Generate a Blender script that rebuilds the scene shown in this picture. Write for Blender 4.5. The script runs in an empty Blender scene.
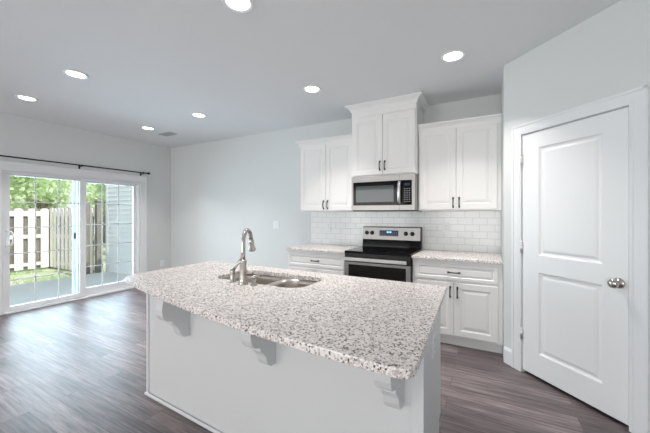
import bpy, bmesh, math, random
import numpy as np
from mathutils import Vector, Matrix

C = bpy.context.scene.collection
SC = bpy.context.scene
H = 2.681            # ceiling height
XL = -4.138          # left wall plane
XR = 2.56            # right wall plane
YR = -7.6            # rear wall plane
WR = 1.599           # pantry corner x
G = 0.028            # floor level
PI = math.pi

# ------------------------------------------------------------------ camera
cam_d = bpy.data.cameras.new('camera')
cam_d.sensor_width = 36.0
cam_d.lens = 303.22 / 650 * 36.0
cam_d.shift_y = -1.94 / 650
cam_d.clip_start = 0.05
cam = bpy.data.objects.new('camera', cam_d)
cam.location = (1.4846, -3.8783, 1.3441)
cam.rotation_euler = (PI / 2, 0, 0.4965)
C.objects.link(cam)
SC.camera = cam

# ------------------------------------------------------------------ world, sun, daylight, exposure
W = bpy.data.worlds.new('world')
SC.world = W
W.use_nodes = True
bg = W.node_tree.nodes['Background']
bg.inputs['Color'].default_value = (0.88, 0.94, 1.0, 1)
bg.inputs['Strength'].default_value = 1.15

def add_light(name, kind, loc, rot, energy, color, **kw):
    d = bpy.data.lights.new(name, kind)
    d.energy = energy
    d.color = color
    for k, v in kw.items():
        setattr(d, k, v)
    o = bpy.data.objects.new(name, d)
    o.location = loc
    o.rotation_euler = rot
    C.objects.link(o)
    return o

sun = add_light('sun', 'SUN', (0, 0, 12), (0, 0, 0), 6.0, (1.0, 0.96, 0.90), angle=0.02)
sun.rotation_euler = Vector((-0.72, 0.04, -0.72)).to_track_quat('-Z', 'Y').to_euler()
# added area lamps, tilted up as fill, set in the unseen rear windows
for wx in (-2.35, 1.25):
    add_light('window_daylight', 'AREA', (wx, YR + 0.03, 1.25), (PI / 2 + 0.22, 0, 0), 64, (1.0, 0.965, 0.935),
              shape='RECTANGLE', size=2.4, size_y=2.1)
# daylight pouring through the sliding door opening
add_light('door_daylight', 'AREA', (XL - 0.24, -1.51, 1.0), (0, -PI / 2, 0), 80, (0.66, 0.83, 1.0),
          shape='RECTANGLE', size=1.75, size_y=1.6)

SC.view_settings.view_transform = 'Standard'
SC.view_settings.look = 'None'
SC.view_settings.gamma = 1
SC.view_settings.use_curve_mapping = False
SC.view_settings.exposure = 0.0
SC.cycles.use_denoising = True
SC.cycles.denoising_prefilter = 'ACCURATE'
SC.cycles.use_adaptive_sampling = False
SC.cycles.max_bounces = 10
SC.cycles.diffuse_bounces = 6
SC.cycles.transparent_max_bounces = 12
SC.cycles.sample_clamp_indirect = 6

# ------------------------------------------------------------------ materials
MATS = {}
def mat(name, color=(0.8, 0.8, 0.8), rough=0.5, metal=0.0, spec=0.5, emit=None, estr=0.0, coat=0.0):
    m = bpy.data.materials.new(name)
    m.use_nodes = True
    b = m.node_tree.nodes['Principled BSDF']
    b.inputs['Base Color'].default_value = (*color, 1)
    b.inputs['Roughness'].default_value = rough
    b.inputs['Metallic'].default_value = metal
    b.inputs['Specular IOR Level'].default_value = spec
    b.inputs['Coat Weight'].default_value = coat
    if emit:
        b.inputs['Emission Color'].default_value = (*emit, 1)
        b.inputs['Emission Strength'].default_value = estr
    MATS[name] = m
    return m

def nodes(m):
    nt = m.node_tree
    return nt, nt.nodes['Principled BSDF'], nt.nodes.new, nt.links.new

def coords(m, scale=(1, 1, 1), rot=(0, 0, 0), kind='Object'):
    nt, b, N, L = nodes(m)
    tc = N('ShaderNodeTexCoord'); mp = N('ShaderNodeMapping')
    mp.inputs['Scale'].default_value = scale
    mp.inputs['Rotation'].default_value = rot
    L(tc.outputs[kind], mp.inputs['Vector'])
    return mp.outputs['Vector']

def ramp(m, fac, stops, const=False):
    nt, b, N, L = nodes(m)
    r = N('ShaderNodeValToRGB')
    r.color_ramp.interpolation = 'CONSTANT' if const else 'LINEAR'
    e = r.color_ramp.elements
    while len(e) < len(stops):
        e.new(0.5)
    for i, (p, c) in enumerate(stops):
        e[i].position = p
        e[i].color = (*c, 1)
    L(fac, r.inputs['Fac'])
    return r.outputs['Color']

def mix(m, a, b_, fac, mode='MIX'):
    nt, b, N, L = nodes(m)
    x = N('ShaderNodeMix'); x.data_type = 'RGBA'; x.blend_type = mode
    for sock, val in ((x.inputs[6], a), (x.inputs[7], b_), (x.inputs[0], fac)):
        if hasattr(val, 'links'):
            L(val, sock)
        elif isinstance(val, tuple):
            sock.default_value = (*val, 1)
        else:
            sock.default_value = val
    return x.outputs[2]

def noise(m, vec, scale, detail=3, rough=0.5, out='Fac'):
    nt, b, N, L = nodes(m)
    n = N('ShaderNodeTexNoise')
    n.inputs['Scale'].default_value = scale
    n.inputs['Detail'].default_value = detail
    n.inputs['Roughness'].default_value = rough
    L(vec, n.inputs['Vector'])
    return n.outputs[out]

def bump(m, h, strength, dist):
    nt, b, N, L = nodes(m)
    bp = N('ShaderNodeBump')
    bp.inputs['Strength'].default_value = strength
    bp.inputs['Distance'].default_value = dist
    L(h, bp.inputs['Height'])
    L(bp.outputs['Normal'], b.inputs['Normal'])

def base(m, col):
    nt, b, N, L = nodes(m)
    L(col, b.inputs['Base Color'])

wall_m = mat('grey_wall_paint', (0.68, 0.70, 0.695), 0.75)
bump(wall_m, noise(wall_m, coords(wall_m), 130, 2), 0.10, 0.002)
ceil_m = mat('ceiling_paint', (0.78, 0.79, 0.80), 0.9)
bump(ceil_m, noise(ceil_m, coords(ceil_m), 60, 4), 0.25, 0.004)
white_trim = mat('white_trim_paint', (0.80, 0.81, 0.82), 0.4)
cab_m = mat('white_cabinet_paint', (0.85, 0.84, 0.83), 0.35)
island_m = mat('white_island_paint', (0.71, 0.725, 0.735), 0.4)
door_m = mat('white_door_paint', (0.84, 0.845, 0.85), 0.4)
vinyl_m = mat('white_vinyl', (0.80, 0.81, 0.83), 0.35)
grid_m = mat('pale_grey_grid', (0.74, 0.77, 0.79), 0.4)
plastic_m = mat('white_plastic', (0.82, 0.83, 0.84), 0.3)
brightsteel_m = mat('polished_steel', (0.78, 0.77, 0.76), 0.3, 1.0)
steel_m = mat('brushed_steel', (0.38, 0.37, 0.36), 0.38, 1.0)
bump(steel_m, noise(steel_m, coords(steel_m, (3, 3, 400)), 1.0, 2), 0.03, 0.001)
sink_m = mat('sink_steel', (0.62, 0.575, 0.54), 0.30, 1.0)
nickel_m = mat('brushed_nickel', (0.52, 0.50, 0.47), 0.24, 1.0)
blackglass_m = mat('black_glass', (0.005, 0.005, 0.006), 0.06, 0.0, 0.18)
ovenglass_m = mat('oven_window_glass', (0.010, 0.008, 0.007), 0.08, 0.0, 0.2)
mwglass_m = mat('microwave_window_glass', (0.05, 0.064, 0.066), 0.05, 0.0, 0.5)
mwbody_m = mat('grey_metal_case', (0.62, 0.62, 0.62), 0.4)
black_m = mat('black_enamel', (0.012, 0.012, 0.012), 0.3)
dark_m = mat('dark_plastic', (0.03, 0.03, 0.032), 0.4)
pull_m = mat('dark_bronze_pull', (0.045, 0.04, 0.036), 0.3, 0.85)
rod_m = mat('bronze_rod', (0.020, 0.014, 0.012), 0.4, 0.6)
screen_m = mat('display_screen', (0.01, 0.014, 0.03), 0.1, emit=(0.10, 0.20, 0.42), estr=0.12)
digit_m = mat('display_digits', (0.1, 0.3, 0.5), 0.3, emit=(0.35, 0.75, 1.0), estr=1.2)
key_m = mat('grey_key_print', (0.16, 0.16, 0.165), 0.4)
ring_m = mat('burner_ring_print', (0.10, 0.10, 0.105), 0.2)
lens_m = mat('lamp_lens', (1, 1, 1), 0.5, emit=(1.0, 0.97, 0.93), estr=9.0)
vent_m = mat('vent_grey_metal', (0.42, 0.43, 0.44), 0.5)
ventdark_m = mat('vent_dark_duct', (0.05, 0.05, 0.05), 0.8)
siding_m = mat('white_siding', (0.78, 0.79, 0.80), 0.6)
concrete_m = mat('patio_concrete', (0.62, 0.62, 0.63), 0.85)
cv = coords(concrete_m)
base(concrete_m, mix(concrete_m, (0.66, 0.66, 0.67), (0.54, 0.54, 0.55), noise(concrete_m, cv, 3.0, 5)))
wood_m = mat('weathered_fence_wood', (0.6, 0.5, 0.42), 0.85)
wv = coords(wood_m, (8, 8, 0.7))
base(wood_m, ramp(wood_m, noise(wood_m, wv, 2.2, 4), [(0.3, (0.66, 0.60, 0.56)), (0.7, (0.82, 0.78, 0.75))]))
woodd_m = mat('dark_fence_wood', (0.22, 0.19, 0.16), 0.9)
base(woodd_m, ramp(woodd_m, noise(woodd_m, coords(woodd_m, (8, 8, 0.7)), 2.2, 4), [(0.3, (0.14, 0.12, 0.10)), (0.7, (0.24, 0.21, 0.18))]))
bark_m = mat('tree_bark', (0.30, 0.26, 0.20), 0.9)
soil_m = mat('lawn_soil', (0.3, 0.3, 0.2), 0.95)
base(soil_m, ramp(soil_m, noise(soil_m, coords(soil_m), 1.7, 6, 0.65), [(0.42, (0.52, 0.46, 0.40)), (0.56, (0.36, 0.42, 0.25))]))
grass_m = mat('grass_blade', (0.36, 0.47, 0.25), 0.8)
leaf_m = mat('leaf_green', (0.3, 0.5, 0.2), 0.7)
nt, b, N, L = nodes(leaf_m)
base(leaf_m, ramp(leaf_m, noise(leaf_m, coords(leaf_m), 2.2, 3), [(0.35, (0.62, 0.74, 0.46)), (0.65, (0.84, 0.90, 0.72))]))
b.inputs['Subsurface Weight'].default_value = 0.0
tr = N('ShaderNodeBsdfTranslucent'); tr.inputs['Color'].default_value = (0.78, 0.88, 0.60, 1)
mx = N('ShaderNodeMixShader'); mx.inputs[0].default_value = 0.5
L(b.outputs[0], mx.inputs[1]); L(tr.outputs[0], mx.inputs[2])
L(mx.outputs[0], nt.nodes['Material Output'].inputs['Surface'])

glass_m = mat('window_glass', (1, 1, 1), 0.0)
nt, b, N, L = nodes(glass_m)
tp = N('ShaderNodeBsdfTransparent'); tp.inputs['Color'].default_value = (0.93, 0.97, 0.96, 1)
gl = N('ShaderNodeBsdfGlossy'); gl.inputs['Roughness'].default_value = 0.01
fr = N('ShaderNodeFresnel'); fr.inputs['IOR'].default_value = 1.45
mx = N('ShaderNodeMixShader')
L(fr.outputs[0], mx.inputs[0]); L(tp.outputs[0], mx.inputs[1]); L(gl.outputs[0], mx.inputs[2])
L(mx.outputs[0], nt.nodes['Material Output'].inputs['Surface'])

# granite: pale ground with grey, taupe and black mineral grains
granite_m = mat('speckled_granite', (0.7, 0.68, 0.66), 0.33, 0.0, 0.5)
nt, b, N, L = nodes(granite_m)
gv = coords(granite_m)
wob = N('ShaderNodeVectorMath'); wob.operation = 'MULTIPLY_ADD'
L(noise(granite_m, gv, 70, 3, 0.6, 'Color'), wob.inputs[0]); wob.inputs[1].default_value = (0.012, 0.012, 0.012)
L(gv, wob.inputs[2])
def cells(scale):
    v = N('ShaderNodeTexVoronoi'); v.inputs['Scale'].default_value = scale
    L(wob.outputs[0], v.inputs['Vector'])
    s = N('ShaderNodeSeparateColor'); L(v.outputs['Color'], s.inputs[0])
    return s.outputs
c1 = cells(170); c2 = cells(190); c3 = cells(125)
ground = ramp(granite_m, c1[0], [(0.0, (0.56, 0.51, 0.49)), (0.14, (0.76, 0.70, 0.68)), (0.38, (0.88, 0.825, 0.80)), (0.72, (0.92, 0.87, 0.85))], True)
greys = ramp(granite_m, c3[1], [(0.0, (0, 0, 0)), (0.86, (1, 1, 1))], True)
ground = mix(granite_m, ground, (0.53, 0.475, 0.455), greys)
darks = ramp(granite_m, c2[2], [(0.0, (0, 0, 0)), (0.882, (1, 1, 1))], True)
base(granite_m, mix(granite_m, ground, (0.035, 0.035, 0.04), darks))

# vinyl plank floor, boards run along X
floor_m = mat('grey_brown_planks', (0.1, 0.08, 0.07), 0.41, 0.0, 0.55)
nt, b, N, L = nodes(floor_m)
fv = coords(floor_m)
br = N('ShaderNodeTexBrick')
br.offset = 0.37; br.offset_frequency = 2
br.inputs['Color1'].default_value = (0, 0, 0, 1); br.inputs['Color2'].default_value = (1, 1, 1, 1)
br.inputs['Mortar'].default_value = (0.5, 0.5, 0.5, 1)
br.inputs['Scale'].default_value = 1.0
br.inputs['Mortar Size'].default_value = 0.0016
br.inputs['Brick Width'].default_value = 1.22
br.inputs['Row Height'].default_value = 0.152
L(fv, br.inputs['Vector'])
plank = ramp(floor_m, br.outputs['Color'], [(0.0, (0.120, 0.095, 0.098)), (0.5, (0.158, 0.127, 0.130)), (1.0, (0.205, 0.167, 0.170))])
shift = N('ShaderNodeVectorMath'); shift.operation = 'MULTIPLY_ADD'
L(br.outputs['Color'], shift.inputs[0]); shift.inputs[1].default_value = (7.0, 3.0, 0); L(fv, shift.inputs[2])
mp2 = N('ShaderNodeMapping'); mp2.inputs['Scale'].default_value = (2.2, 38, 1); L(shift.outputs[0], mp2.inputs['Vector'])
grain = noise(floor_m, mp2.outputs[0], 1.4, 6, 0.65)
col = mix(floor_m, plank, ramp(floor_m, grain, [(0.32, (0.34, 0.33, 0.335)), (0.48, (0.88, 0.87, 0.88)), (0.70, (1.65, 1.63, 1.64))]), 0.95, 'MULTIPLY')
mp3 = N('ShaderNodeMapping'); mp3.inputs['Scale'].default_value = (0.9, 9, 1); L(shift.outputs[0], mp3.inputs['Vector'])
col = mix(floor_m, col, ramp(floor_m, noise(floor_m, mp3.outputs[0], 1.1, 3, 0.5), [(0.35, (0.62, 0.62, 0.64)), (0.65, (1.25, 1.25, 1.25))]), 0.9, 'MULTIPLY')
base(floor_m, mix(floor_m, col, (0.06, 0.047, 0.045), br.outputs['Fac']))
bump(floor_m, grain, 0.06, 0.002)

# white subway tile (wall lies in the XZ plane)
tile_m = mat('white_subway_tile', (0.8, 0.82, 0.81), 0.12)
nt, b, N, L = nodes(tile_m)
tv = coords(tile_m, rot=(-PI / 2, 0, 0))
tb = N('ShaderNodeTexBrick')
tb.inputs['Color1'].default_value = (0.84, 0.855, 0.85, 1); tb.inputs['Color2'].default_value = (0.87, 0.885, 0.88, 1)
tb.inputs['Mortar'].default_value = (0.60, 0.62, 0.615, 1)
tb.inputs['Scale'].default_value = 1.0
tb.inputs['Mortar Size'].default_value = 0.0022
tb.inputs['Mortar Smooth'].default_value = 0.3
tb.inputs['Brick Width'].default_value = 0.152
tb.inputs['Row Height'].default_value = 0.0785
L(tv, tb.inputs['Vector'])
base(tile_m, tb.outputs['Color'])
inv = N('ShaderNodeMath'); inv.operation = 'SUBTRACT'; inv.inputs[0].default_value = 1.0
L(tb.outputs['Fac'], inv.inputs[1])
bump(tile_m, inv.outputs[0], 0.5, 0.002)

# ------------------------------------------------------------------ mesh helpers
class MB:
    def __init__(s):
        s.v = []; s.f = []; s.sm = []
    def add(s, vs, fs, smooth=False):
        o = len(s.v)
        s.v += [tuple(v) for v in vs]
        s.f += [tuple(i + o for i in f) for f in fs]
        s.sm += [smooth] * len(fs)
        return s
    def box(s, x0, x1, y0, y1, z0, z1):
        vs = [(x, y, z) for z in (z0, z1) for y in (y0, y1) for x in (x0, x1)]
        return s.add(vs, [(0, 2, 3, 1), (4, 5, 7, 6), (0, 1, 5, 4), (2, 6, 7, 3), (0, 4, 6, 2), (1, 3, 7, 5)])
    def prism(s, poly, a0, a1, axis='z'):
        n = len(poly)
        def P(p, a):
            return {'z': (p[0], p[1], a), 'x': (a, p[0], p[1]), 'y': (p[0], a, p[1])}[axis]
        vs = [P(p, a0) for p in poly] + [P(p, a1) for p in poly]
        fs = [tuple(range(n))[::-1], tuple(range(n, 2 * n))]
        fs += [(i, (i + 1) % n, n + (i + 1) % n, n + i) for i in range(n)]
        return s.add(vs, fs)
    def loops(s, rings, closed=True, cap0=True, cap1=True, smooth=True):
        n = len(rings[0]); vs = [p for r in rings for p in r]; fs = []
        for k in range(len(rings) - 1):
            for i in range(n if closed else n - 1):
                j = (i + 1) % n
                fs.append((k * n + i, k * n + j, (k + 1) * n + j, (k + 1) * n + i))
        s.add(vs, fs, smooth)
        if cap0: s.add(rings[0], [tuple(range(n))[::-1]])
        if cap1: s.add(rings[-1], [tuple(range(n))])
        return s
    def tube(s, pts, rad, n=14):
        pts = [Vector(p) for p in pts]
        if not isinstance(rad, (list, tuple)): rad = [rad] * len(pts)
        t0 = (pts[1] - pts[0]).normalized()
        u = t0.orthogonal().normalized(); rings = []
        for i, p in enumerate(pts):
            t = (pts[min(i + 1, len(pts) - 1)] - pts[max(i - 1, 0)]).normalized()
            u = (u - t * u.dot(t)).normalized(); w = t.cross(u)
            rings.append([p + (u * math.cos(2 * PI * k / n) + w * math.sin(2 * PI * k / n)) * rad[i] for k in range(n)])
        return s.loops(rings)
    def lathe(s, prof, c=(0, 0, 0), n=28, axis='z'):
        rings = []
        for r, z in prof:
            ring = []
            for k in range(n):
                a = 2 * PI * k / n; x, y = r * math.cos(a), r * math.sin(a)
                p = {'z': (x, y, z), '-y': (x, -z, y), 'x': (z, x, y)}[axis]
                ring.append((p[0] + c[0], p[1] + c[1], p[2] + c[2]))
            rings.append(ring)
        return s.loops(rings)
    def ball(s, c, r, sc=(1, 1, 1), n=14):
        prof = [(max(1e-4, math.sin(PI * k / n)) * r, -math.cos(PI * k / n) * r) for k in range(n + 1)]
        rings = [[(c[0] + pr * math.cos(2 * PI * k / 20) * sc[0], c[1] + pr * math.sin(2 * PI * k / 20) * sc[1], c[2] + z * sc[2])
                  for k in range(20)] for pr, z in prof]
        return s.loops(rings)
    def panel(s, x0, x1, z0, z1, yf, t, rects=(), prof=(), ch=0.003):
        """slab whose front faces -y at yf; rects are moulded panels in the front"""
        xs = sorted({x0 + ch, x1 - ch, *[r[0] for r in rects], *[r[1] for r in rects]})
        zs = sorted({z0 + ch, z1 - ch, *[r[2] for r in rects], *[r[3] for r in rects]})
        for i in range(len(xs) - 1):
            for k in range(len(zs) - 1):
                cx, cz = (xs[i] + xs[i + 1]) / 2, (zs[k] + zs[k + 1]) / 2
                if any(r[0] < cx < r[1] and r[2] < cz < r[3] for r in rects): continue
                s.add([(xs[i], yf, zs[k]), (xs[i + 1], yf, zs[k]), (xs[i + 1], yf, zs[k + 1]), (xs[i], yf, zs[k + 1])], [(0, 1, 2, 3)])
        def ring(a0, a1, b0, b1, y): return [(a0, y, b0), (a1, y, b0), (a1, y, b1), (a0, y, b1)]
        s.loops([ring(x0, x1, z0, z1, yf + t), ring(x0, x1, z0, z1, yf + ch), ring(x0 + ch, x1 - ch, z0 + ch, z1 - ch, yf)],
                cap0=True, cap1=False, smooth=False)
        for r in rects:
            rr = [ring(r[0], r[1], r[2], r[3], yf)]
            for ins, d in prof:
                rr.append(ring(r[0] + ins, r[1] - ins, r[2] + ins, r[3] - ins, yf + d))
            s.loops(rr, cap0=False, cap1=True, smooth=False)
        return s
    def sweep(s, path, prof):
        """open 2-D path with mitred corners; prof = closed outline of (outward, z); outward is right of travel"""
        pts = [Vector(p) for p in path]; rings = []
        for i, p in enumerate(pts):
            ns = []
            for a, b_ in ((i - 1, i), (i, i + 1)):
                if 0 <= a and b_ < len(pts):
                    d = (pts[b_] - pts[a]).normalized(); ns.append(Vector((d.y, -d.x)))
            n = ns[0] if len(ns) == 1 else (ns[0] + ns[1]) / (1 + ns[0].dot(ns[1]))
            rings.append([(p.x + n.x * o, p.y + n.y * o, z) for o, z in prof])
        return s.loops(rings, smooth=False)
    def xf(s, M):
        s.v = [tuple(M @ Vector(v)) for v in s.v]
        return s
    def build(s, name, m, parent=None, local=False, bevel=0.0, merge=True, origin=None):
        me = bpy.data.meshes.new(name)
        vs = s.v
        off = Vector((0, 0, 0))
        if parent is not None and not local:
            off = root_loc(parent)
        elif parent is None and not local:
            a = np.array(vs)
            off = Vector(origin) if origin else Vector(((a[:, 0].min() + a[:, 0].max()) / 2, (a[:, 1].min() + a[:, 1].max()) / 2, a[:, 2].min()))
        me.from_pydata([Vector(v) - off for v in vs], [], s.f)
        me.polygons.foreach_set('use_smooth', s.sm)
        me.materials.append(m)
        bm = bmesh.new(); bm.from_mesh(me)
        if merge: bmesh.ops.remove_doubles(bm, verts=bm.verts, dist=1e-5)
        bmesh.ops.recalc_face_normals(bm, faces=bm.faces)
        bm.to_mesh(me); bm.free()
        o = bpy.data.objects.new(name, me)
        C.objects.link(o)
        if parent is not None: o.parent = parent
        elif not local: o.location = off
        if bevel:
            md = o.modifiers.new('bevel', 'BEVEL'); md.width = bevel; md.segments = 2; md.limit_method = 'ANGLE'; md.angle_limit = 0.7
        return o

def root_loc(o):
    v = Vector((0, 0, 0))
    while o is not None:
        v += o.location; o = o.parent
    return v

def tag(o, label=None, cat=None, group=None, kind=None):
    if label: o['label'] = label
    if cat: o['category'] = cat
    if group: o['group'] = group
    if kind: o['kind'] = kind
    return o
def thing(name, label, cat, loc=(0, 0, 0), rotz=0.0, group=None, kind=None):
    o = bpy.data.objects.new(name, None)
    o.empty_display_size = 0.1
    o.location = loc; o.rotation_euler = (0, 0, rotz)
    C.objects.link(o)
    return tag(o, label, cat, group, kind)
def dup(root, loc, label=None, rotz=None):
    r = root.copy(); C.objects.link(r); r.location = loc
    if rotz is not None: r.rotation_euler = (0, 0, rotz)
    if label: r['label'] = label
    for ch in list(root.children):
        c = ch.copy(); C.objects.link(c); c.parent = r
        for g in list(ch.children):
            d = g.copy(); C.objects.link(d); d.parent = c
    return r
def struct(name, mb, m, parent=None, label=None, cat=None, **kw):
    o = mb.build(name, m, parent, **kw)
    if parent is None: tag(o, label, cat, kind='structure')
    return o
def bx(*a): return MB().box(*a)

# ------------------------------------------------------------------ room shell
SY0, SY1, SZ1 = -2.400, -0.612, 1.925          # sliding door opening
struct('floor', bx(XL - 0.15, XR + 0.15, YR - 0.15, 0.15, -0.12, G), floor_m, label='grey brown wood plank floor of the room', cat='floor', origin=(0, 0, 0))
struct('ceiling', bx(XL - 0.15, XR + 0.15, YR - 0.15, 0.15, H, H + 0.18), ceil_m, label='pale grey textured ceiling', cat='ceiling')
struct('wall_back', bx(XL - 0.15, XR + 0.15, 0.0, 0.15, 0, H), wall_m, label='light grey back wall behind the kitchen cabinets', cat='wall')
struct('wall_left', MB().box(XL - 0.15, XL, YR, SY0, 0, H).box(XL - 0.15, XL, SY1, 0, 0, H).box(XL - 0.15, XL, SY0, SY1, SZ1, H), wall_m,
       label='light grey left wall around the sliding glass door', cat='wall')
# pantry: short return wall, then the angled wall with the door
D45 = Vector((1, -1, 0)).normalized(); N45 = Vector((-1, -1, 0)).normalized()
PC = Vector((WR, -0.722, 0))
LS = (XR - WR) / D45.x                        # length of the angled wall
DS0, DS1, DZ = 0.186, 0.909, 2.010            # door opening along the angled wall
struct('wall_return', MB().prism([(WR, 0), (WR + 0.10, 0), (WR + 0.10, -0.722 + 0.041), (WR, -0.722)], 0, H),
       wall_m, label='short grey return wall beside the right hand cabinets', cat='wall')
pw = MB()
pw.box(0, DS0, 0, 0.10, 0, H).box(DS1, LS - 0.001, 0, 0.10, 0, H).box(DS0, DS1, 0, 0.10, DZ, H)
M45 = Matrix.Translation(PC) @ Matrix.Rotation(-PI / 4, 4, 'Z')   # local x along the wall, local -y into the room
pw.xf(M45)
struct('wall_pantry', pw, wall_m, label='angled grey pantry wall holding the white door', cat='wall')
struct('wall_right', bx(XR, XR + 0.15, YR, 0, 0, H), wall_m, label='grey right wall beyond the pantry door', cat='wall')
rw = MB()
RWX = [(-3.55, -1.15), (0.05, 2.45)]  # added window openings out of view, placed and sized to brighten the kitchen
rw.box(XL - 0.15, RWX[0][0], YR - 0.15, YR, 0, H).box(RWX[0][1], RWX[1][0], YR - 0.15, YR, 0, H).box(RWX[1][1], XR + 0.15, YR - 0.15, YR, 0, H)
for a, b_ in RWX: rw.box(a, b_, YR - 0.15, YR, 0, 0.15).box(a, b_, YR - 0.15, YR, 2.35, H)
struct('wall_rear', rw, wall_m, label='grey rear wall with two windows behind the viewer', cat='wall')
for k, (a, b_) in enumerate(RWX):
    f = MB()
    f.box(a - 0.08, a, YR, YR + 0.02, 0.07, 2.43).box(b_, b_ + 0.08, YR, YR + 0.02, 0.07, 2.43)
    f.box(a, b_, YR, YR + 0.02, 0.07, 0.15).box(a, b_, YR, YR + 0.02, 2.35, 2.43)
    struct('window_%d' % (k + 1), f, white_trim, label='white framed living room window, %s of two' % ('left' if k == 0 else 'right'), cat='window')

# baseboards
def bb_prof(h=0.125, t=0.014):
    h += G
    return [(0, G), (t, G), (t, h - 0.022), (t * 0.55, h - 0.006), (t * 0.35, h), (0, h)]
struct('baseboard_back', MB().sweep([(-0.845, -0.0005), (XL + 0.015, -0.0005)][::-1], bb_prof()), white_trim, label='white baseboard along the bare back wall', cat='baseboard')
struct('baseboard_left', MB().sweep([(XL + 0.0005, SY1 + 0.125), (XL + 0.0005, -0.0005)], bb_prof()), white_trim, label='white baseboard right of the sliding door', cat='baseboard')
struct('baseboard_left_front', MB().sweep([(XL + 0.0005, YR + 0.01), (XL + 0.0005, SY0 - 0.14)], bb_prof()), white_trim, label='white baseboard left of the sliding door', cat='baseboard')
bbp = MB().sweep([(0.012, -0.0005), (DS0 - 0.088, -0.0005)], bb_prof(0.14)).xf(M45)
struct('baseboard_pantry', bbp, white_trim, label='short white baseboard left of the pantry door', cat='baseboard')
bbr = MB().sweep([(DS1 + 0.092, -0.0005), (LS - 0.012, -0.0005)], bb_prof(0.14)).xf(M45)
struct('baseboard_pantry_right', bbr, white_trim, label='short white baseboard right of the pantry door', cat='baseboard')

# ------------------------------------------------------------------ sliding door (trim, frame, panels)
tr = MB()
cz = 0.115
x0, x1 = XL, XL + 0.022
for (a, b_) in ((SY0 - cz, SY0 - 0.004), (SY1 + 0.004, SY1 + cz)):
    tr.box(x0, x1, a, b_, G, SZ1 + 0.004)
    tr.box(x1, x1 + 0.006, (a if a < -2 else b_ - 0.03), (a + 0.03 if a < -2 else b_), G, SZ1 + 0.11)
tr.box(x0, x1, SY0 - cz, SY1 + cz, SZ1 + 0.004, SZ1 + 0.12)
tr.box(x1, x1 + 0.008, SY0 - cz, SY1 + cz, SZ1 + 0.09, SZ1 + 0.125)
struct('trim_1', tr, white_trim, label='white casing around the sliding glass door', cat='trim', bevel=0.003)

sd = thing('door_1', 'white framed sliding glass patio door with grids', 'sliding door', (XL - 0.07, (SY0 + SY1) / 2, 0), kind='structure')
fr = MB()
fx0, fx1 = XL - 0.14, XL + 0.004
fr.box(fx0, fx1, SY0 + 0.001, SY0 + 0.030, G + 0.0005, SZ1 - 0.001).box(fx0, fx1, SY1 - 0.030, SY1 - 0.001, G + 0.0005, SZ1 - 0.001)
fr.box(fx0, fx1, SY0 + 0.030, SY1 - 0.030, SZ1 - 0.035, SZ1 - 0.001)
fr.box(fx0, fx1 + 0.03, SY0 + 0.030, SY1 - 0.030, G + 0.0005, 0.046)
fr.box(XL - 0.055, XL - 0.05, SY0 + 0.030, SY1 - 0.030, 0.046, 0.060)
fr.build('door_frame', vinyl_m, sd, bevel=0.002)

def slider_panel(name, x, y0, y1, gy0, gy1, gz0, gz1, z0, z1):
    t = 0.019
    p = MB()
    p.box(x - t, x + t, y0, gy0, z0, z1).box(x - t, x + t, gy1, y1, z0, z1)
    p.box(x - t, x + t, gy0, gy1, z0, gz0).box(x - t, x + t, gy0, gy1, gz1, z1)
    po = p.build(name, vinyl_m, sd, bevel=0.003)
    bx(x - 0.004, x + 0.004, gy0 - 0.004, gy1 + 0.004, gz0 - 0.004, gz1 + 0.004).build('glass_pane', glass_m, po)
    g = MB()
    for k in (1, 2):
        yy = gy0 + (gy1 - gy0) * k / 3
        g.box(x + 0.0045, x + 0.010, yy - 0.0075, yy + 0.0075, gz0, gz1)
    for k in (1, 2, 3, 4):
        zz = gz0 + (gz1 - gz0) * k / 5
        g.box(x + 0.0045, x + 0.010, gy0, gy1, zz - 0.0075, zz + 0.0075)
    g.build('grid_bars', grid_m, po)
    return po
act = slider_panel('sliding_panel', XL - 0.028, SY0 + 0.031, -1.450, -2.322, -1.530, 0.112, 1.868, 0.062, 1.888)
fix = slider_panel('fixed_panel', XL - 0.082, -1.545, SY1 - 0.031, -1.440, -0.690, 0.165, 1.856, 0.048, 1.888)
h = MB().tube([(XL - 0.006, -2.362, 0.925), (XL + 0.030, -2.352, 0.925), (XL + 0.052, -2.325, 0.935), (XL + 0.060, -2.310, 0.965), (XL + 0.060, -2.308, 1.085), (XL + 0.052, -2.325, 1.115), (XL + 0.030, -2.352, 1.125), (XL - 0.006, -2.362, 1.125)], 0.011)
h.box(XL - 0.0085, XL - 0.001, -2.367, -2.328, 0.89, 1.16)
tag(h.build('handle', plastic_m, act), 'white pull handle of the sliding panel')
scr = MB().box(XL - 0.134, XL - 0.112, -1.585, -1.495, 0.048, 1.888)
so = scr.build('screen_stile', vinyl_m, sd, bevel=0.003)
tag(bx(XL - 0.1118, XL - 0.1015, -1.572, -1.548, 0.965, 1.055).build('latch', dark_m, so), 'dark latch')

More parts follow.
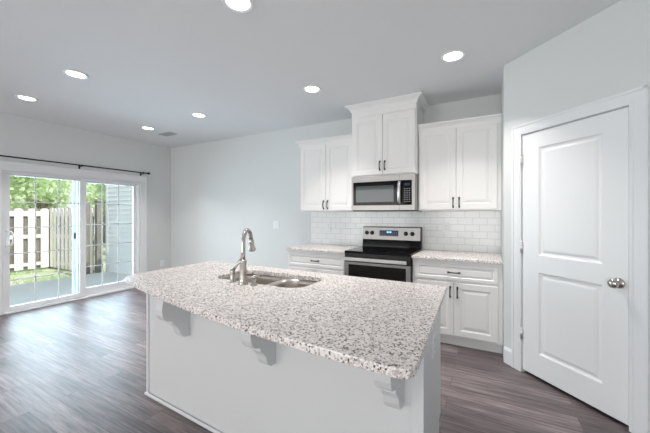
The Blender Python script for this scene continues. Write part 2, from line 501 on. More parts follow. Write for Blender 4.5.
# ------------------------------------------------------------------ pantry door and casing
tc = MB()
cw = 0.088
cr_ = 0.091
def casing_bar(a0, a1, z0, z1): tc.box(a0, a1, -0.018, -0.0005, max(z0, G), z1)
casing_bar(DS0 - cw, DS0 - 0.002, 0, DZ + cw); casing_bar(DS1 + 0.002, DS1 + cr_, 0, DZ + cw); casing_bar(DS0 - 0.002, DS1 + 0.002, DZ + 0.002, DZ + cw)
for a, b_ in ((DS0 - cw, DS0 - cw + 0.018), (DS1 + cr_ - 0.018, DS1 + cr_)): tc.box(a, b_, -0.022, -0.018, G, DZ + cw)
tc.box(DS0 - cw, DS1 + cr_, -0.022, -0.018, DZ + cw - 0.018, DZ + cw)
for a, b_ in ((DS0 - 0.022, DS0 - 0.014), (DS1 + 0.014, DS1 + 0.022)): tc.box(a, b_, -0.020, -0.018, G, DZ + 0.02)
tc.box(DS0 - 0.022, DS1 + 0.022, -0.021, -0.018, DZ + 0.014, DZ + 0.022)
# jamb lining and stop
tc.box(DS0 - 0.0005, DS0 + 0.0015, -0.004, 0.098, G, DZ).box(DS1 - 0.0015, DS1 + 0.0005, -0.004, 0.098, G, DZ).box(DS0, DS1, -0.004, 0.098, DZ - 0.0015, DZ)
tc.box(DS0, DS0 + 0.012, 0.048, 0.075, G, DZ).box(DS1 - 0.012, DS1, 0.048, 0.075, G, DZ).box(DS0, DS1, 0.048, 0.075, DZ - 0.012, DZ)
tc.xf(M45)
struct('trim_2', tc, white_trim, label='white casing around the angled pantry door', cat='trim', bevel=0.002)
pd = thing('door_2', 'white two panel pantry door with a round nickel knob', 'door', tuple(PC), -PI / 4, kind='structure')
dp = MB()
dprof = [(0.004, 0.004), (0.014, 0.011), (0.026, 0.012), (0.040, 0.006), (0.050, 0.005)]
a0, a1 = DS0 + 0.004, DS1 - 0.004
dp.panel(a0, a1, G + 0.024, DZ - 0.006, -0.006, 0.040, [(a0 + 0.140, a1 - 0.140, 0.235, 0.885), (a0 + 0.140, a1 - 0.140, 1.020, 1.880)], dprof)
leaf = dp.build('door_leaf', door_m, pd, local=True)
kn = MB().lathe([(0.001, 0.0), (0.032, 0.0), (0.034, 0.004), (0.030, 0.010), (0.014, 0.014), (0.012, 0.030), (0.018, 0.036), (0.027, 0.044), (0.0295, 0.054), (0.026, 0.064), (0.015, 0.071), (0.001, 0.073)],
                (0.855, -0.006, 0.915), axis='-y')
tag(kn.build('knob', nickel_m, pd, local=True), 'round brushed nickel knob')
for z in (0.35, 1.07, 1.80):
    hg = MB().tube([(DS0 + 0.001, -0.016, z - 0.045), (DS0 + 0.001, -0.016, z + 0.045)], 0.0075, 10)
    hg.tube([(DS0 + 0.001, -0.016, z - 0.051), (DS0 + 0.001, -0.016, z + 0.051)], 0.004, 8)
    hg.box(DS0 - 0.003, DS0 + 0.012, -0.0130, -0.005, z - 0.044, z + 0.044)
    tag(hg.build('hinge', brightsteel_m, pd, local=True), 'nickel hinge')

# ------------------------------------------------------------------ kitchen cabinets
def pull(c, length, vertical=True):
    """arched cabinet pull; c = centre on the front face (world)"""
    m = MB(); n = 12; pts = []; rad = []
    for i in range(n + 1):
        t = i / n; a = (t - 0.5) * length
        out = 0.006 + 0.022 * math.sin(PI * t) ** 0.6
        pts.append((c[0], c[1] - out, c[2] + a) if vertical else (c[0] + a, c[1] - out, c[2]))
        rad.append(0.0052 + 0.0045 * abs(2 * t - 1) ** 3)
    m.tube(pts, rad, 10)
    for e in (-0.5, 0.5):
        q = (c[0], c[1], c[2] + e * length) if vertical else (c[0] + e * length, c[1], c[2])
        m.lathe([(0.0005, 0), (0.0095, 0.0), (0.0095, 0.004), (0.006, 0.010), (0.0005, 0.012)], q, 12, '-y')
    return m

cprof = [(0.003, 0.002), (0.009, 0.0055), (0.018, 0.0065), (0.042, 0.0020), (0.046, 0.0015)]
def cab_door(parent, x0, x1, z0, z1, yf, t=0.020, fr=0.056, handle=None, hlen=0.10):
    d = MB().panel(x0, x1, z0, z1, yf, t, [(x0 + fr, x1 - fr, z0 + fr, z1 - fr)], cprof).build('door', cab_m, parent)
    if handle: tag(pull((handle[0], yf, handle[1]), hlen, True).build('handle', pull_m, d), 'dark bronze pull')
    return d
def cab_drawer(parent, x0, x1, z0, z1, yf, t=0.020):
    pr = [(0.002, 0.002), (0.006, 0.006), (0.011, 0.007), (0.024, 0.002), (0.027, 0.002)]
    d = MB().panel(x0, x1, z0, z1, yf, t, [(x0 + 0.034, x1 - 0.034, z0 + 0.030, z1 - 0.030)], pr).build('drawer', cab_m, parent)
    tag(pull(((x0 + x1) / 2, yf, (z0 + z1) / 2), 0.105, False).build('handle', pull_m, d), 'dark bronze pull')
    return d
def crown_prof(z0, z1, out):
    hgt = z1 - z0
    return [(0, z0), (0.010, z0), (0.012, z0 + 0.012), (out * 0.35, z0 + hgt * 0.42), (out * 0.72, z0 + hgt * 0.70), (out * 0.90, z0 + hgt * 0.78), (out, z0 + hgt * 0.84), (out, z1), (0, z1)]

def upper(label, x0, x1, z0, z1, yd, doors, hz, ctop, cout, path, dz, frieze=None):
    t = thing('wall_cabinet', label, 'cabinet', ((x0 + x1) / 2, -0.15, z0), group='white upper cabinets')
    yb = -(yd - 0.020)
    bx(x0, x1, yb, -0.001, z0, z1).build('body', cab_m, t, bevel=0.0015)
    mid = (doors[0] + doors[1]) / 2
    cab_door(t, doors[0], mid - 0.0025, dz[0], dz[1], -yd, handle=(mid - 0.030, hz))
    cab_door(t, mid + 0.0025, doors[1], dz[0], dz[1], -yd, handle=(mid + 0.030, hz))
    m = MB().sweep(path, crown_prof(ctop[0], ctop[1], cout))
    m.build('crown_molding', cab_m, t)
    if frieze: bx(*frieze).build('frieze_board', cab_m, t, bevel=0.001)
    return t
UD = 0.335
LX0 = -0.835
upper('two door white wall cabinet left of the microwave', LX0, -0.016, 1.388, 2.290, UD, (LX0 + 0.012, -0.028), 1.475, (2.283, 2.358), 0.055,
      [(LX0, -0.001), (LX0, -UD + 0.02), (-0.016, -UD + 0.02)], (1.400, 2.280))
upper('tall two door white cabinet above the microwave, reaching the ceiling', -0.012, 0.769, 1.806, 2.600, 0.430, (0.006, 0.757), 1.92, (2.598, H - 0.002), 0.068,
      [(-0.012, -0.001), (-0.012, -0.416), (0.769, -0.416), (0.769, -0.001)], (1.818, 2.524), (-0.012, 0.769, -0.418, -0.410, 2.530, 2.600))
RX1 = WR - 0.003
upper('two door white wall cabinet right of the microwave', 0.773, RX1, 1.388, 2.290, UD, (0.786, 1.556), 1.475, (2.283, 2.358), 0.055,
      [(0.773, -UD + 0.02), (RX1, -UD + 0.02)], (1.400, 2.280))

def base_cab(label, x0, x1, dx0, dx1):
    t = thing('base_cabinet', label, 'cabinet', ((x0 + x1) / 2, -0.3, 0), group='white base cabinets')
    bx(x0, x1, -0.610, -0.009, 0.122, 0.883).build('body', cab_m, t, bevel=0.0015)
    bx(x0 + 0.001, x1 - 0.001, -0.560, -0.545, G, 0.1215).build('toe_kick', cab_m, t)
    cab_drawer(t, dx0, dx1, 0.690, 0.850, -0.630)
    mid = (dx0 + dx1) / 2
    cab_door(t, dx0, mid - 0.0025, 0.145, 0.668, -0.630, handle=(mid - 0.033, 0.575))
    cab_door(t, mid + 0.0025, dx1, 0.145, 0.668, -0.630, handle=(mid + 0.033, 0.575))
    return t
base_cab('white base cabinet with one drawer left of the range', LX0, -0.006, LX0 + 0.020, -0.020)
base_cab('white base cabinet with one drawer right of the range, by the pantry', 0.770, RX1, 0.795, 1.556)

# ------------------------------------------------------------------ granite worktops
def offset_poly(poly, d):
    n = len(poly); out = []
    for i in range(n):
        a, b_, c = Vector(poly[i - 1]), Vector(poly[i]), Vector(poly[(i + 1) % n])
        d1 = (b_ - a).normalized(); d2 = (c - b_).normalized()
        n1 = Vector((-d1.y, d1.x)); n2 = Vector((-d2.y, d2.x))
        k = (n1 + n2) / max(0.3, 1 + n1.dot(n2))
        out.append((b_.x + k.x * d, b_.y + k.y * d))
    return out
def slab(outline, z0, z1, hole=None, e=0.006):
    """outline counter-clockwise; eased edges; optional hole (counter-clockwise)"""
    bm = bmesh.new()
    def ring(poly, z): return [bm.verts.new((p[0], p[1], z)) for p in poly]
    def strip(r0, r1):
        for i in range(len(r0)):
            j = (i + 1) % len(r0)
            bm.faces.new((r0[i], r0[j], r1[j], r1[i]))
    ins = offset_poly(outline, e); ins2 = offset_poly(outline, e * 0.3)
    R = [ring(ins, z0), ring(ins2, z0 + e * 0.3), ring(outline, z0 + e), ring(outline, z1 - e), ring(ins2, z1 - e * 0.3), ring(ins, z1)]
    for a, b_ in zip(R, R[1:]): strip(a, b_)
    top, bot = [R[-1]], [R[0]]
    if hole:
        h0, h1, h2 = ring(hole, z0), ring(hole, z1 - 0.003), ring(offset_poly(hole, -0.003), z1)
        strip(h1, h0); strip(h2, h1)
        top.append(h2); bot.append(h0)
    for loops in (top, bot):
        es = []
        for r in loops:
            for i in range(len(r)):
                ed = bm.edges.get((r[i], r[(i + 1) % len(r)]))
                es.append(ed)
        bmesh.ops.triangle_fill(bm, edges=es, use_beauty=True)
    bmesh.ops.recalc_face_normals(bm, faces=bm.faces)
    m = MB()
    bm.verts.index_update()
    m.add([v.co.copy() for v in bm.verts], [tuple(v.index for v in f.verts) for f in bm.faces])
    bm.free()
    return m
def rrect(x0, x1, y0, y1, r, n=6):
    p = []
    for cx, cy, a in ((x1 - r, y1 - r, 0), (x0 + r, y1 - r, 90), (x0 + r, y0 + r, 180), (x1 - r, y0 + r, 270)):
        for k in range(n + 1):
            t = math.radians(a + 90 * k / n)
            p.append((cx + r * math.cos(t), cy + r * math.sin(t)))
    return p

tag(slab([(LX0 - 0.018, -0.650), (-0.004, -0.650), (-0.004, -0.009), (LX0 - 0.018, -0.009)], 0.884, 0.914).build('granite_countertop', granite_m),
    'short speckled granite worktop left of the range', 'countertop', 'granite worktops')
tag(slab([(0.768, -0.650), (WR - 0.002, -0.650), (WR - 0.002, -0.009), (0.768, -0.009)], 0.884, 0.914).build('granite_countertop', granite_m),
    'speckled granite worktop right of the range, ending at the pantry corner', 'countertop', 'granite worktops')

# island worktop: straight back and sides, front edge bowed out
fxs = np.array([-0.665, -0.244, 0.001, 0.28, 0.483, 0.664, 0.772, 0.867, 1.03, 1.162, 1.246])
fys = np.array([-2.723, -2.830, -2.881, -2.932, -2.966, -2.994, -3.003, -3.011, -3.029, -3.035, -3.038])
fit = np.polyfit(fxs, fys, 3)
outl = [(-0.783, -1.905), (-0.783, -2.585), (-0.772, -2.635), (-0.745, -2.678), (-0.710, -2.706)]
for x in np.linspace(-0.665, 1.245, 26): outl.append((float(x), float(np.polyval(fit, x))))
outl += [(1.272, -3.036), (1.291, -3.024), (1.300, -3.000), (1.302, -2.965), (1.262, -1.945), (1.250, -1.930)]
SX0, SX1, SYa, SYb = -0.195, 0.520, -2.418, -2.068
hole = rrect(SX0, SX1, SYa, SYb, 0.10)
tag(slab(outl, 0.884, 0.914, hole, 0.0045).build('granite_countertop', granite_m),
    'large speckled granite island worktop with a bowed front edge and sink cutout', 'countertop', 'granite worktops')

# ------------------------------------------------------------------ island
isl = thing('kitchen_island', 'long white island with corbels under the granite overhang', 'kitchen island', (0.235, -2.25, 0))
FL, FR, BR, BL = (-0.722, -2.540), (1.250, -2.631), (1.228, -1.955), (-0.735, -1.945)
def lerp(a, b_, t): return (a[0] + (b_[0] - a[0]) * t, a[1] + (b_[1] - a[1]) * t)
fp = [FL, FR, (FR[0], FR[1] + 0.020), (FL[0], FL[1] + 0.020)]
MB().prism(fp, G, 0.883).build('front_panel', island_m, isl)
def side(A, B, dx, name):
    # A front corner, B back corner; toe notch at the back bottom
    L_ = B[1] - A[1]
    prof = [(0.0205 / L_, G), (1 - 0.075 / L_, G), (1 - 0.075 / L_, 0.165), (1.0, 0.165), (1.0, 0.883), (0.0205 / L_, 0.883)]
    r0 = [(*lerp(A, B, t), z) for t, z in prof]
    r1 = [(p[0] + dx, p[1], p[2]) for p in r0]
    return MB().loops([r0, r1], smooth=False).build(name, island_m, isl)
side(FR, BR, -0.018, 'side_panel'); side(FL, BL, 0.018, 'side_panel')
bkp = [(BL[0] + 0.019, BL[1] - 0.020), (BR[0] - 0.019, BR[1] - 0.020), (BR[0] - 0.019, BR[1] - 0.001), (BL[0] + 0.019, BL[1] - 0.001)]
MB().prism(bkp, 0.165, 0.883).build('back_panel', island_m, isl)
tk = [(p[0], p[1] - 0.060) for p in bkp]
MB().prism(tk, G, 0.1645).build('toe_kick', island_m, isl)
for c, sx in ((FR, 1), (FL, -1)):                                   # corner boards
    sl_ = (FR[1] - FL[1]) / (FR[0] - FL[0]); wd = 0.048 if sx > 0 else 0.022
    ex = 0.007 * sx
    MB().prism([(c[0] - wd * sx, c[1] - 0.0004 - wd * sx * sl_), (c[0] - wd * sx, c[1] - 0.008 - wd * sx * sl_), (c[0] + ex, c[1] - 0.008), (c[0] + ex, c[1] + 0.050),
               (c[0] + 0.0004 * sx, c[1] + 0.050), (c[0] + 0.0004 * sx, c[1] - 0.0004)], G, 0.882).build('corner_trim', island_m, isl, bevel=0.003)
qr = [(0, G), (0.008, G), (0.0075, G + 0.009), (0.005, G + 0.015), (0.0, G + 0.018)]
MB().sweep([(BL[0] - 0.0076, BL[1] - 0.09), (FL[0] - 0.0076, FL[1] - 0.0085), (FR[0] + 0.0076, FR[1] - 0.0085), (BR[0] + 0.008, BR[1] - 0.09)], [(o, z) for o, z in qr]).build('shoe_molding', island_m, isl)
# corbels: scrolled brackets
def corbel(x0, x1):
    ym = FL[1] + (FR[1] - FL[1]) / (FR[0] - FL[0]) * ((x0 + x1) / 2 - FL[0]) + 0.002
    pr = [(0.0, 0.560), (0.046, 0.564), (0.066, 0.580), (0.078, 0.602), (0.086, 0.628), (0.102, 0.650), (0.122, 0.664), (0.128, 0.671), (0.130, 0.688), (0.160, 0.696),
          (0.182, 0.713), (0.194, 0.740), (0.198, 0.770), (0.194, 0.803), (0.186, 0.836), (0.182, 0.858), (0.182, 0.883), (0.0, 0.883)]
    return MB().prism([(ym - o, z) for o, z in pr], x0, x1, 'x').build('corbel', island_m, isl, bevel=0.003)
for x1_ in (-0.224, 0.497, 1.177): corbel(x1_ - 0.066, x1_)

# outlet on the island end
def outlet_plate(name, label, cat, duplex=True, group='white wall plates'):
    hw = 0.036 if duplex else 0.058
    t = thing(name, label, cat, (0, 0, 0), group=group)
    pl = MB().panel(-hw, hw, -0.058, 0.058, -0.006, 0.006, ch=0.003).build('cover_plate', plastic_m, t, local=True)
    if duplex:
        for z in (-0.021, 0.021):
            so = MB().prism([(0.0165 * math.cos(2 * PI * k / 16), z + 0.0145 * math.sin(2 * PI * k / 16)) for k in range(16)], -0.0085, -0.0055, 'y').build('socket', plastic_m, t, local=True)
            sl = MB()
            for sx in (-0.006, 0.006): sl.box(sx - 0.0011, sx + 0.0011, -0.0092, -0.0084, z - 0.001, z + 0.007)
            sl.box(-0.002, 0.002, -0.0092, -0.0084, z - 0.009, z - 0.005)
            sl.build('slots', dark_m, so, local=True)
    else:
        for c in (-0.023, 0.023):
            MB().prism([(c - 0.0165, -0.033), (c + 0.0165, -0.033), (c + 0.0165, 0.033), (c - 0.0165, 0.033)], -0.010, -0.0055, 'y').build('rocker', plastic_m, t, local=True, bevel=0.0015)
    return t
sw = outlet_plate('light_switch', 'white two gang switch plate on the bare wall behind the faucet', 'switch', False)
sw.location = (-1.500, -0.0005, 1.182)
ol = outlet_plate('wall_outlet', 'white outlet on the tile left of the range', 'outlet')
ol.location = (-0.551, -0.0085, 1.175)
dup(ol, (1.029, -0.0085, 1.190), 'white outlet on the tile right of the range')
dup(ol, (XL + 0.0005, -0.186, 0.395), 'low white outlet on the wall right of the sliding door', PI / 2)
oi = dup(ol, (FR[0] - 0.0105, -2.30, 0.700), 'white outlet on the right end of the island', PI / 2 - 0.03)

# ------------------------------------------------------------------ tile backsplash
tag(bx(LX0 - 0.010, WR - 0.0005, -0.008, -0.0005, 0.80, 1.3875).build('tile_backsplash', tile_m, origin=(0.02, 0, 0.914)),
    'glossy white subway tile backsplash behind the range', 'backsplash')

# ------------------------------------------------------------------ microwave
mw = thing('microwave', 'stainless over the range microwave with black glass door', 'microwave', (0.381, -0.2, 1.383))
bx(-0.008, 0.755, -0.395, -0.009, 1.395, 1.803).build('body', mwbody_m, mw)
bx(0.004, 0.753, -0.425, -0.012, 1.383, 1.394).build('underside', black_m, mw)
YM = -0.432
md = MB().box(-0.010, 0.580, YM, -0.396, 1.3955, 1.453).box(-0.010, 0.580, YM, -0.396, 1.735, 1.802).box(-0.010, 0.012, YM, -0.396, 1.453, 1.735)
mdo = md.build('door', steel_m, mw, bevel=0.0015)
tag(bx(0.0125, 0.579, YM + 0.002, -0.397, 1.4535, 1.7345).build('glass_front', blackglass_m, mdo), 'black glass')
bx(0.050, 0.515, YM + 0.0008, YM + 0.0019, 1.492, 1.686).build('window', mwglass_m, mdo)
cpn = MB().box(0.5815, 0.757, YM, -0.396, 1.3955, 1.453).box(0.5815, 0.757, YM, -0.396, 1.735, 1.802).box(0.722, 0.757, YM, -0.396, 1.453, 1.735)
cpo = cpn.build('control_panel', steel_m, mw, bevel=0.0015)
tag(bx(0.582, 0.7215, YM + 0.002, -0.397, 1.4535, 1.7345).build('key_field', blackglass_m, cpo), 'black key field')
bx(0.640, 0.700, YM + 0.0004, YM + 0.0019, 1.672, 1.700).build('display', screen_m, cpo)
ky = MB()
for r in range(7):
    for c_ in range(3):
        ky.box(0.635 + c_ * 0.026, 0.653 + c_ * 0.026, YM + 0.0009, YM + 0.0019, 1.487 + r * 0.024, 1.498 + r * 0.024)
ky.build('keypad', key_m, cpo)
hb = MB()
pts = [(0.588, YM + 0.001, 1.478), (0.588, YM - 0.030, 1.482), (0.588, YM - 0.042, 1.505), (0.588, YM - 0.047, 1.595), (0.588, YM - 0.042, 1.690), (0.588, YM - 0.030, 1.712), (0.588, YM + 0.001, 1.716)]
hb.tube(pts, [0.012, 0.015, 0.018, 0.018, 0.018, 0.015, 0.012], 14)
tag(hb.build('handle', brightsteel_m, mdo), 'steel bar handle')

# ------------------------------------------------------------------ range
rg = thing('electric_range', 'freestanding stainless electric range with black glass cooktop', 'range', (0.381, -0.33, 0))
RA, RB = 0.000, 0.762
bx(RA + 0.003, RB - 0.003, -0.630, -0.012, 0.062, 0.900).build('body', black_m, rg)
for fx in (0.04, 0.72):
    for fy in (-0.58, -0.06):
        MB().lathe([(0.016, G), (0.016, G + 0.01), (0.010, G + 0.014), (0.010, 0.064)], (fx, fy, 0.0), 12).build('levelling_foot', dark_m, rg)
ck = MB().box(RA, RB, -0.662, -0.085, 0.901, 0.926)
cko = ck.build('cooktop', blackglass_m, rg, bevel=0.006)
for (cx, cy, r) in ((0.20, -0.50, 0.115), (0.57, -0.50, 0.095), (0.20, -0.23, 0.080), (0.57, -0.23, 0.105)):
    rr = MB()
    for q in (r, r * 0.62):
        n = 40
        r0 = [(cx + q * math.cos(2 * PI * k / n), cy + q * math.sin(2 * PI * k / n), 0.9263) for k in range(n)]
        r1 = [(cx + (q - 0.003) * math.cos(2 * PI * k / n), cy + (q - 0.003) * math.sin(2 * PI * k / n), 0.9263) for k in range(n)]
        rr.loops([r0, r1], cap0=False, cap1=False)
    rr.build('burner_ring', ring_m, cko)
# backguard: black sloping foot, steel console
bgp = MB().prism([(-0.014, 0.927), (-0.098, 0.927), (-0.085, 1.020), (-0.014, 1.020)], RA + 0.002, RB - 0.004, 'x')
bgo = bgp.build('backguard', blackglass_m, rg, bevel=0.002)
def cons_y(z): return -0.092 + (z - 1.02) * 0.12
cs = MB().prism([(-0.014, 1.021), (cons_y(1.021), 1.021), (cons_y(1.178), 1.178), (-0.062, 1.187), (-0.014, 1.187)], RA + 0.002, RB - 0.014, 'x')
cso = cs.build('console', steel_m, rg, bevel=0.002)
MB().prism([(-0.014, 1.021), (cons_y(1.021) - 0.001, 1.021), (cons_y(1.18) - 0.001, 1.18), (-0.060, 1.189), (-0.014, 1.189)], RB - 0.0138, RB - 0.003, 'x').build('end_cap', black_m, rg)
dsp = MB().loops([[(x, cons_y(z) - o, z) for x, z in ((0.232, 1.070), (0.478, 1.070), (0.478, 1.142), (0.232, 1.142))] for o in (0.0, 0.002)], smooth=False)
dso = dsp.build('display', screen_m, cso)
dg = MB()
random.seed(4)
for (x, w, z, hh) in ((0.330, 0.014, 1.108, 0.022), (0.352, 0.014, 1.108, 0.022), (0.374, 0.014, 1.108, 0.022)):
    dg.box(x, x + w, cons_y(z) - 0.0052, cons_y(z) + 0.001, z, z + hh)
dg.build('clock_digits', digit_m, dso)
kb = MB()
for r in range(3):
    for c_ in range(9):
        x = 0.242 + c_ * 0.026; z = 1.077 + r * 0.019
        if r > 0 and 3 <= c_ <= 5: continue
        kb.box(x, x + 0.014, cons_y(z) - 0.0036, cons_y(z) + 0.001, z, z + 0.005)
kb.build('touch_keys', key_m, dso)
for x in (0.060, 0.133, 0.572, 0.652):
    k_ = MB().lathe([(0.0005, -0.001), (0.026, -0.001), (0.027, 0.004), (0.021, 0.008), (0.020, 0.026), (0.017, 0.029), (0.0005, 0.029)], (x, cons_y(1.105), 1.105), 20, '-y')
    k_.box(x - 0.003, x + 0.003, cons_y(1.105) - 0.033, cons_y(1.105) - 0.028, 1.089, 1.121)
    tag(k_.build('knob', black_m, cso), 'black control knob')
# front apron under the glass, oven door, drawer
bx(RA + 0.002, RB - 0.002, -0.655, -0.631, 0.802, 0.9005).build('front_apron', black_m, rg, bevel=0.003)
od = MB().box(RA + 0.003, RB - 0.003, -0.660, -0.631, 0.772, 0.799).box(RA + 0.003, RB - 0.003, -0.660, -0.631, 0.235, 0.300)
od.box(RA + 0.003, RA + 0.050, -0.660, -0.631, 0.300, 0.772).box(RB - 0.050, RB - 0.003, -0.660, -0.631, 0.300, 0.772)
odo = od.build('oven_door', steel_m, rg, bevel=0.002)
tag(bx(RA + 0.0505, RB - 0.0505, -0.6575, -0.632, 0.3005, 0.7715).build('window', ovenglass_m, odo), 'black oven window')
hd = MB().box(0.022, 0.728, -0.716, -0.692, 0.818, 0.858)
hd.box(0.030, 0.060, -0.693, -0.6555, 0.824, 0.852).box(0.690, 0.720, -0.693, -0.6555, 0.824, 0.852)
tag(hd.build('handle', brightsteel_m, odo, bevel=0.006), 'wide flat steel handle')
bx(RA + 0.003, RB - 0.003, -0.655, -0.631, 0.075, 0.230).build('storage_drawer', steel_m, rg, bevel=0.002)

# ------------------------------------------------------------------ sink
sk = thing('kitchen_sink', 'stainless double bowl undermount sink in the island', 'sink', (0.16, -2.24, 0.68))
def bowl(x0, x1, y0, y1, r, zt, zb):
    levels = [(0.0, zt, r), (0.004, zt - 0.03, r), (0.010, zb + 0.045, r), (0.020, zb + 0.018, r), (0.045, zb + 0.003, r * 0.8), (0.075, zb, r * 0.7)]
    rings = [[(p[0], p[1], z) for p in rrect(x0 + i, x1 - i, y0 + i, y1 - i, max(0.012, rr_ - i * 0.3), 8)] for i, z, rr_ in levels]
    m = MB().loops(rings, cap0=False, cap1=True)
    o = m.build('bowl', sink_m, sk)
    md_ = o.modifiers.new('solid', 'SOLIDIFY'); md_.thickness = 0.0015; md_.offset = -1
    cx, cy = (x0 + x1) / 2, (y0 + y1) / 2
    dr = MB().lathe([(0.0005, 0.0006), (0.020, 0.0006), (0.024, 0.003), (0.040, 0.0035), (0.044, 0.0006)], (cx, cy, zb), 24)
    tag(dr.build('drain', nickel_m, o), 'round steel drain')
    return o
zt = 0.882
DVX = 0.195
bowl(SX0 - 0.004, DVX - 0.006, SYa - 0.004, SYb + 0.004, 0.090, zt, 0.690)
bowl(DVX + 0.006, SX1 + 0.004, SYa - 0.004, SYb + 0.004, 0.100, zt, 0.690)
# flange: flat steel sheet with the two bowl openings
fl = bmesh.new()
def fring(poly): 
    vs = [fl.verts.new((p[0], p[1], zt + 0.0005)) for p in poly]
    return [fl.edges.new((vs[i], vs[(i + 1) % len(vs)])) for i in range(len(vs))]
es = fring(rrect(SX0 - 0.022, SX1 + 0.022, SYa - 0.022, SYb + 0.022, 0.08)) + fring(rrect(SX0 - 0.004, DVX - 0.006, SYa - 0.004, SYb + 0.004, 0.090, 8)) + fring(rrect(DVX + 0.006, SX1 + 0.004, SYa - 0.004, SYb + 0.004, 0.100, 8))
bmesh.ops.triangle_fill(fl, edges=es, use_beauty=True)
fl.verts.index_update()
fm = MB().add([v.co.copy() for v in fl.verts], [tuple(v.index for v in f.verts) for f in fl.faces]); fl.free()
fm.build('rim', sink_m, sk)

# ------------------------------------------------------------------ faucet
FX, FY, FZ = 0.150, -2.475, 0.9142
fc = thing('faucet', 'tall brushed nickel gooseneck pull down faucet on the island', 'faucet', (FX, FY, FZ))
MB().lathe([(0.0005, 0), (0.029, 0), (0.030, 0.006), (0.024, 0.016), (0.0225, 0.03), (0.021, 0.13), (0.023, 0.136), (0.023, 0.144), (0.018, 0.152), (0.0005, 0.153)], (FX, FY, FZ)).build('base', nickel_m, fc)
R_ = 0.080
sdir = Vector((-0.42, 0.907, 0)).normalized()
pts = [Vector((FX, FY, FZ + 0.150)), Vector((FX, FY, FZ + 0.20))]
for k in range(0, 17):
    a = PI * k / 16 * 0.92
    pts.append(Vector((FX, FY, FZ + 0.250)) + sdir * (R_ - R_ * math.cos(a)) + Vector((0, 0, R_ * math.sin(a))))
MB().tube(pts, 0.0135, 16).build('spout', nickel_m, fc)
e = pts[-1]; dn = (pts[-1] - pts[-2]).normalized()
hp = [e, e + dn * 0.010, e + dn * 0.012, e + dn * 0.030, e + dn * 0.050, e + dn * 0.078, e + dn * 0.086, e + dn * 0.087]
hs = MB().tube(hp, [0.0145, 0.0145, 0.017, 0.018, 0.016, 0.024, 0.024, 0.018], 18).build('spray_head', nickel_m, fc)
# side lever on its own post
lx, ly = 0.048, -2.462
lv = MB().lathe([(0.0005, 0), (0.022, 0), (0.022, 0.005), (0.016, 0.012), (0.0155, 0.062), (0.018, 0.070), (0.014, 0.082), (0.0005, 0.084)], (lx, ly, FZ))
lv.tube([(lx, ly, FZ + 0.072), (lx + 0.030, ly + 0.012, FZ + 0.115), (lx + 0.072, ly + 0.028, FZ + 0.172)], [0.010, 0.009, 0.010], 12)
tag(lv.build('lever', nickel_m, fc), 'side lever on a short post')
sdp = thing('soap_dispenser', 'short nickel soap dispenser right of the faucet', 'soap dispenser', (0.232, -2.470, FZ))
dx, dy = 0.232, -2.470
MB().lathe([(0.0005, 0), (0.021, 0), (0.021, 0.004), (0.014, 0.010), (0.0125, 0.045), (0.0005, 0.046)], (dx, dy, FZ), 20).build('base', nickel_m, sdp)
MB().lathe([(0.0005, 0.0461), (0.016, 0.0461), (0.017, 0.058), (0.012, 0.064), (0.0005, 0.065)], (dx, dy, FZ), 20).tube([(dx, dy, FZ + 0.056), (dx + 0.008, dy + 0.035, FZ + 0.058), (dx + 0.011, dy + 0.050, FZ + 0.050)], 0.0055, 10).build('pump_head', nickel_m, sdp)

# ------------------------------------------------------------------ curtain rod
cr = thing('curtain_rod', 'long dark bronze curtain rod above the sliding door', 'curtain rod', (XL, -1.54, 2.1))
RXc = XL + 0.085
MB().tube([(RXc, -2.60, 2.104), (RXc, -0.53, 2.104)], 0.0095, 12).build('rod', rod_m, cr)
for y, s in ((-0.53, 1), (-2.60, -1)):
    prof = [(0.0095, -0.002), (0.016, 0.0), (0.016, 0.006), (0.010, 0.010), (0.020, 0.022), (0.024, 0.034), (0.018, 0.046), (0.0005, 0.052)]
    MB().loops([[(RXc + r * math.cos(2 * PI * k / 16), y + s * z, 2.104 + r * math.sin(2 * PI * k / 16)) for k in range(16)] for r, z in prof]).build('finial', rod_m, cr)
for y in (-0.60, -1.547, -2.50):
    m = MB().tube([(XL + 0.002, y, 2.086), (RXc - 0.01, y, 2.086), (RXc, y, 2.090), (RXc, y, 2.1045)], 0.006, 10)
    m.box(XL + 0.0005, XL + 0.006, y - 0.012, y + 0.012, 2.056, 2.116)
    m.tube([(RXc, y - 0.007, 2.104), (RXc, y + 0.007, 2.104)], 0.0135, 14)
    m.build('bracket', rod_m, cr)

# ------------------------------------------------------------------ recessed lights and ceiling vent
def recessed():
    t = thing('recessed_light', 'x', 'ceiling light', (0, 0, H), group='round recessed ceiling lights')
    MB().lathe([(0.072, -0.0005), (0.097, -0.0005), (0.097, -0.005), (0.092, -0.011), (0.087, -0.012), (0.074, -0.0045), (0.072, -0.003)], (0, 0, 0), 40).build('trim_ring', plastic_m, t, local=True)
    # lens disc
    MB().lathe([(0.0005, -0.0010), (0.0715, -0.0010), (0.0715, -0.0035), (0.0005, -0.0035)], (0, 0, 0), 48).build('lens', lens_m, t, local=True)
    return t
spots = [(0.095, -2.462, 'recessed light nearest the top edge, above the island'),
         (1.216, -1.116, 'recessed light above the right hand cabinets, nearest the pantry'),
         (-0.175, -1.105, 'recessed light in front of the left wall cabinet'),
         (-1.972, -2.471, 'recessed light over the dining floor, nearer the viewer'),
         (-3.178, -2.449, 'recessed light nearest the sliding door end of the front row'),
         (-1.943, -1.104, 'recessed light above the bare back wall, second from the left corner'),
         (-3.150, -1.063, 'recessed light beside the ceiling vent')]
proto = recessed()
